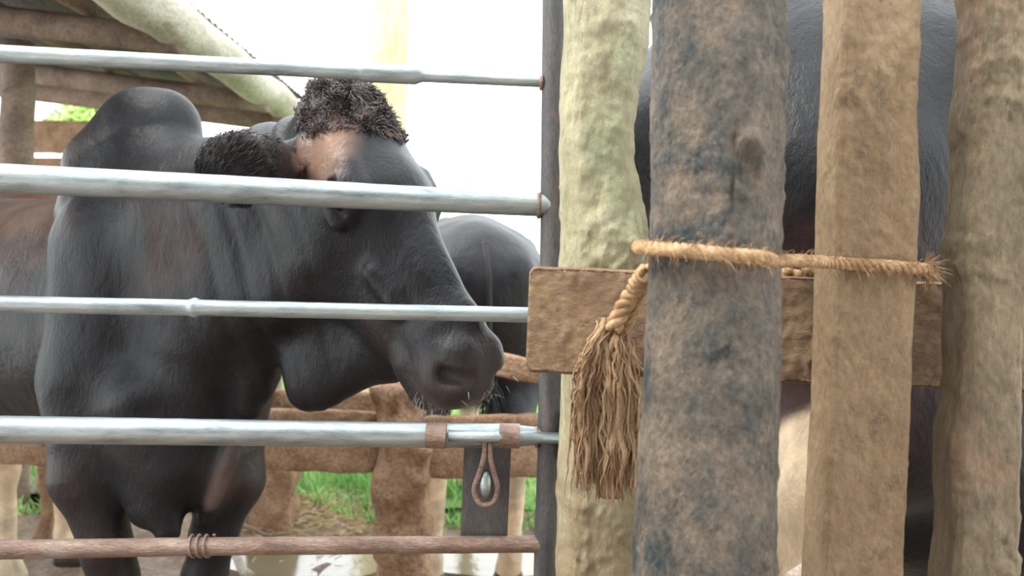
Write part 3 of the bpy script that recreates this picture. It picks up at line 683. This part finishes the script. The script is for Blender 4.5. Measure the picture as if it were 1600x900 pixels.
# shoulder and chest
pr += [K(P(205, 400, 1.98), P(172, 560, 1.92), R(122, 1.95), R(92, 1.95), (0, 1, 0), .85, .06), K(P(150, 262, 2.1), P(150, 330, 2.06), R(56, 2.1), R(70, 2.1), blat, .7, .07),
       K(P(330, 400, 1.98), P(330, 560, 1.95), R(105, 1.95), R(88, 1.9), (0, 1, 0), .95, .10),
       K(P(222, 238, 2.08), P(225, 340, 2.02), R(98, 2.08), R(140, 2.0), blat, .62, .06),
       K(P(205, 205, 2.12), P(258, 208, 2.08), R(58, 2.1), R(62, 2.08), blat, .7, .05),
       K(P(245, 640, 1.87), P(262, 830, 1.80), R(88, 1.85), R(20, 1.8), None, 1, .05),
       K(P(330, 560, 1.88), P(300, 720, 1.85), R(82, 1.88), R(52, 1.85), None, 1, .05), K(P(232, 690, 1.88), P(238, 790, 1.84), R(72, 1.88), R(38, 1.84), None, 1, .04),
       K(P(374, 680, 1.80), P(318, 815, 1.83), R(15, 1.8), R(8, 1.8), None, 1, .035)]
# neck
pr += [K(P(330, 360, 1.92), P(480, 310, 1.76), R(118, 1.92), R(105, 1.76), None, 1, .09),
       K(P(350, 480, 1.90), P(470, 440, 1.74), R(110, 1.9), R(85, 1.74), None, 1, .08),
       K(P(300, 300, 2.0), P(470, 250, 1.78), R(60, 2.0), R(60, 1.78), None, 1, .09),
       K(P(500, 500, 1.74), P(498, 585, 1.72), R(85, 1.72), R(52, 1.72), blat, .5, .06),
       K(P(555, 560, 1.72), P(480, 585, 1.72), R(42, 1.72), R(52, 1.72), blat, .5, .05),
       K(P(610, 545, 1.66), P(520, 560, 1.70), R(55, 1.68), R(50, 1.7), blat, .6, .05),
       K(P(420, 520, 1.80), P(392, 630, 1.82), R(50, 1.8), R(26, 1.82), None, 1, .03)]
# head
pr += [hc((.00, 0, -.07), (.16, 0, -.085), .085, .105, 1.0, .05),
       hc((.06, -.055, -.06), (.16, -.075, -.07), .05, .052, 1, .04), hc((.06, .055, -.06), (.16, .075, -.07), .05, .052, 1, .04),
       hc((.17, 0, -.075), (.42, 0, -.062), .085, .060, .85, .05),
       hc((.13, -.03, -.175), (.19, -.03, -.20), .085, .08, 1, .06), hc((.13, .03, -.175), (.19, .03, -.20), .085, .08, 1, .06),
       hc((.16, 0, -.215), (.46, 0, -.14), .07, .050, .85, .06),
       hc((.14, 0, -.14), (.34, 0, -.11), .10, .07, .85, .05),
       hc((.45, 0, -.07), (.50, 0, -.085), .060, .062, 1.15, .04),
       hc((.505, -.028, -.06), (.525, -.025, -.09), .042, .045, 1, .03), hc((.505, .028, -.06), (.525, .025, -.09), .042, .045, 1, .03),
       hc((.46, 0, -.145), (.505, 0, -.15), .050, .042, 1.1, .018),
       hc((-.045, 0, -.05), (-.03, 0, -.07), .052, .06, 1.1, .05)]
# eyelids / brow
for sg in (-1, 1):
    pr += [hc((.125, .096*sg, -.030), (.185, .102*sg, -.032), .022, .018, 1, .015),
           hc((.155, .108*sg, -.060), (.185, .108*sg, -.066), .030, .030, 1, .02),
           hc((.150, .128*sg, -.052), (.205, .126*sg, -.064), .010, .009, 1, .010, True),
           hc((.150, .120*sg, -.080), (.210, .116*sg, -.090), .012, .010, 1, .010),
           hc((.550, .040*sg, -.040), (.526, .062*sg, -.066), .013, .017, 1, .012, True),
           hc((.500, .044*sg, -.038), (.525, .035*sg, -.042), .014, .012, 1, .03),
           hc((.30, .075*sg, -.10), (.38, .066*sg, -.09), .012, .008, 1, .03)]
pr += [hc((.44, -.085, -.122), (.575, -.05, -.125), .006, .006, 1, .008, True), hc((.575, -.05, -.122), (.575, .05, -.122), .004, .004, 1, .01, True)]
# ears
eb = H(.03, -.085, -.11); et = P(335, 262, 1.60)
pr += [K(eb, P(428, 258, 1.56), .036, .036, None, 1, .02), K(P(428, 258, 1.54), P(372, 262, 1.50), .050, .064, (0, 1, .25), .4, .015), K(P(375, 262, 1.50), P(340, 270, 1.49), .064, .046, (0, 1, .25), .4, .01),
       K(P(410, 292, 1.46), P(345, 292, 1.45), .022, .024, None, 1, .015, True)]
eb2 = H(.035, .085, -.13); pr += [K(eb2, eb2+latH*.09+Vector((0, 0, .0)), .03, .04, None, 1, .03), K(eb2+latH*.09, eb2+latH*.17+Vector((0, 0, -.03)), .045, .035, nrm, .5, .02)]
# front legs
def gpt(p): return Vector((p.x, p.y, 0))
a1 = P(182, 905, 1.86); a2 = P(316, 905, 1.90)
pr += [K(P(150, 610, 1.92), P(138, 745, 1.88), R(80, 1.9), R(54, 1.88), None, 1, .07), K(P(138, 745, 1.88), P(168, 860, 1.86), R(52, 1.88), R(36, 1.86), None, 1, .03),
       K(P(168, 860, 1.86), a1+Vector((0, 0, -.03)), R(36, 1.86), .047, None, 1, .03), K(a1, a1+Vector((.02, -.01, -(a1.z-.13))), .045, .036, None, 1, .03), K(a1+Vector((.02, -.01, .11-a1.z)), a1+Vector((.05, -.03, .045-a1.z)), .042, .05, None, 1, .02)]
pr += [K(P(358, 600, 1.95), P(358, 745, 1.92), R(66, 1.95), R(50, 1.92), None, 1, .07), K(P(358, 745, 1.92), P(335, 835, 1.90), R(48, 1.92), R(33, 1.9), None, 1, .03),
       K(P(335, 835, 1.9), a2+Vector((0, 0, -.03)), R(33, 1.9), .045, None, 1, .03), K(a2, a2+Vector((-.01, 0, -(a2.z-.13))), .045, .036, None, 1, .03), K(a2+Vector((-.01, -.01, .11-a2.z)), a2+Vector((.02, -.03, .045-a2.z)), .042, .05, None, 1, .02)]
# hind legs (outside the frame, on the ground)
for sg in (-1, 1):
    hp = c1+bax*.12+blat*.15*sg; f = -bax
    g = lambda x, z: Vector((hp.x, hp.y, 0))+f*x+Vector((0, 0, z))
    pr += [K(g(0, 1.0), g(.1, .74), .19, .13, None, 1, .09), K(g(.08, .76), g(-.14, .5), .11, .055, None, 1, .06), K(g(-.14, .5), g(-.10, .13), .048, .036, None, 1, .03), K(g(-.10, .12), g(-.06, .045), .042, .048, None, 1, .02)]
def detail1(p):
    # neck and chest creases
    a = 0
    q = Vector((p.x*1.0+p.z*.45, p.y, p.z*.35)); a += .006*noise.noise(q*9)
    if p.x > -.75 and p.x < -.3 and p.z > .75:      # skin folds running down the neck
        w = max(0, 1-abs(p.x+.52)/.22); a -= .006*w*abs(math.sin((p.x*1.0+(p.z-1.1)*.35)*38+2*noise.noise(p*4)))**6
    return a
muzv = H(.50, 0, -.09); eyev = H(.17, -.11, -.05); pk = np.array(H(.05, -.10, -.06)); muz = np.array(H(.56, 0, -.09))
def paint1(v):
    col = np.tile(np.array(BLACK), (len(v), 1)); nn = np.array([noise.noise(Vector(p)*5) for p in v])
    col = blend(col, BROWN, sm(nn, .05, .5)*.6)
    d = np.linalg.norm((v-pk)*np.array([1, .6, .8]), axis=1); col = blend(col, (.26, .16, .11), sm(-d-.03*nn, -.085, -.03)*.9*(v[:, 0] > P(462, 230, 1.55).x))
    d = np.linalg.norm(v-muz, axis=1); col = blend(col, (.075, .06, .06), sm(-d, -.13, -.06))
    fa, fb = np.array(P(374, 690, 1.78)), np.array(P(330, 790, 1.80)); ab = fb-fa; t = np.clip((v-fa) @ ab/(ab @ ab), 0, 1); d = np.linalg.norm(v-fa-t[:, None]*ab, axis=1); col = blend(col, (.20, .15, .14), sm(-d, -.030, -.008)*.45*(v[:, 1] < 1.86))  # shine along the chest fold, painted as a lighter streak in the coat
    lx = v[:, 0]; col = blend(col, (.15, .10, .075), sm(-lx, 1.05, 1.25)*sm(v[:, 2], 1.1, 1.3)*.8)
    return col, None
import time as _t; t0 = _t.time()
animal('body', pr, .017, paint1, M['coat'], cow, detail1, refine=lambda p: (p-muzv).length < .17 or (p-eyev).length < .085)
print('main cow built', round(_t.time()-t0, 1))
for sg in (-1, 1):
    c = H(.176, .106*sg, -.060); bm = bmesh.new(); bmesh.ops.create_uvsphere(bm, u_segments=24, v_segments=16, radius=.027)
    for v in bm.verts: v.co += c
    me = bpy.data.meshes.new('eye'); bm.to_mesh(me); bm.free(); link('eye', me, M['eye'], cow)
# hair tufts grown from the skin of the poll and the near ear
bmesh_src = [o for o in cow.children if o.name.startswith('body')][0].data
def grow(n, sel, dirf, lenf, r0_):
    cand = [v for v in bmesh_src.vertices if sel(v.co)]; b = MB()
    if not cand: return b
    for i in range(n):
        v = random.choice(cand); nm = v.normal; p = v.co+Vector((random.gauss(0, .004), random.gauss(0, .004), random.gauss(0, .004)))
        d = dirf(p, nm).normalized(); l = lenf(p)*random.uniform(.5, 1.1)
        b.tube([p-nm*.002, p+d*l*.5+nm*l*.12, p+d*l*.85+nm*l*.05, p+d*l*1.05-nm*l*.15], [r0_, r0_*.9, r0_*.7, r0_*.2], 3, False)
    return b
pollc = H(-.03, 0, -.03)
def curl(p, k): return Vector((noise.noise(p*k), noise.noise(p*k+Vector((9, 0, 0))), noise.noise(p*k+Vector((0, 9, 0)))))
b = grow(6500, lambda p: (p-pollc).length < .125+.02*noise.noise(p*20) and (p-pollc).dot(nrm) > -.07, lambda p, n: n*.5+ax_*.55+curl(p, 28)*2.0, lambda p: .012+.022*max(0, 1-(p-pollc).length/.12), .0011)
tag(b.build('forelock', M['darkhair'], cow), 'shaggy brown-black tuft on the poll', kind='stuff')
earc = P(365, 262, 1.5); t_ = P(330, 275, 1.49)
b = grow(3200, lambda p: (p-earc).length < .1 and p.x < P(435, 262, 1.5).x and p.y < 1.56, lambda p, n: n*.35+(t_-p).normalized()*.8+Vector((-.2, 0, -.35))+curl(p, 20)*.7, lambda p: .016, .0009)
tag(b.build('ear_hair', M['coatb'], cow), kind='stuff')
# whiskers on chin and lips
b = MB()
for i in range(110):
    t = random.uniform(-.06, .06); base = H(.52+random.gauss(0, .018), t, -.16+random.uniform(-.005, .03)) if i < 90 else H(.57, t, -.06+random.gauss(0, .03))
    d = (ax_*random.uniform(.4, 1)-nrm*random.uniform(0, .9)+latH*random.gauss(0, .4)).normalized()
    if i >= 90: d = (ax_*.6+nrm*random.uniform(-.3, .6)+latH*random.gauss(0, .5)).normalized()
    l = random.uniform(.012, .032) if i < 90 else random.uniform(.006, .018); b.tube([base, base+d*l*.5, base+d*l+Vector((0, 0, -.002))], [.0006, .0005, .0002], 3, False)
tag(b.build('whiskers', M['palehair'], cow), 'pale whiskers around the muzzle', kind='stuff')
for c in (a1+Vector((.05, -.03, 0)), a2+Vector((.02, -.03, 0))):
    b = MB(); b.loft([[Vector((c.x+math.cos(a/16*math.tau)*r, c.y+math.sin(a/16*math.tau)*r, z)) for a in range(16)] for z, r in ((-.002, .066), (.03, .058), (.06, .048))]).build('hoof', M['hoof'], cow)
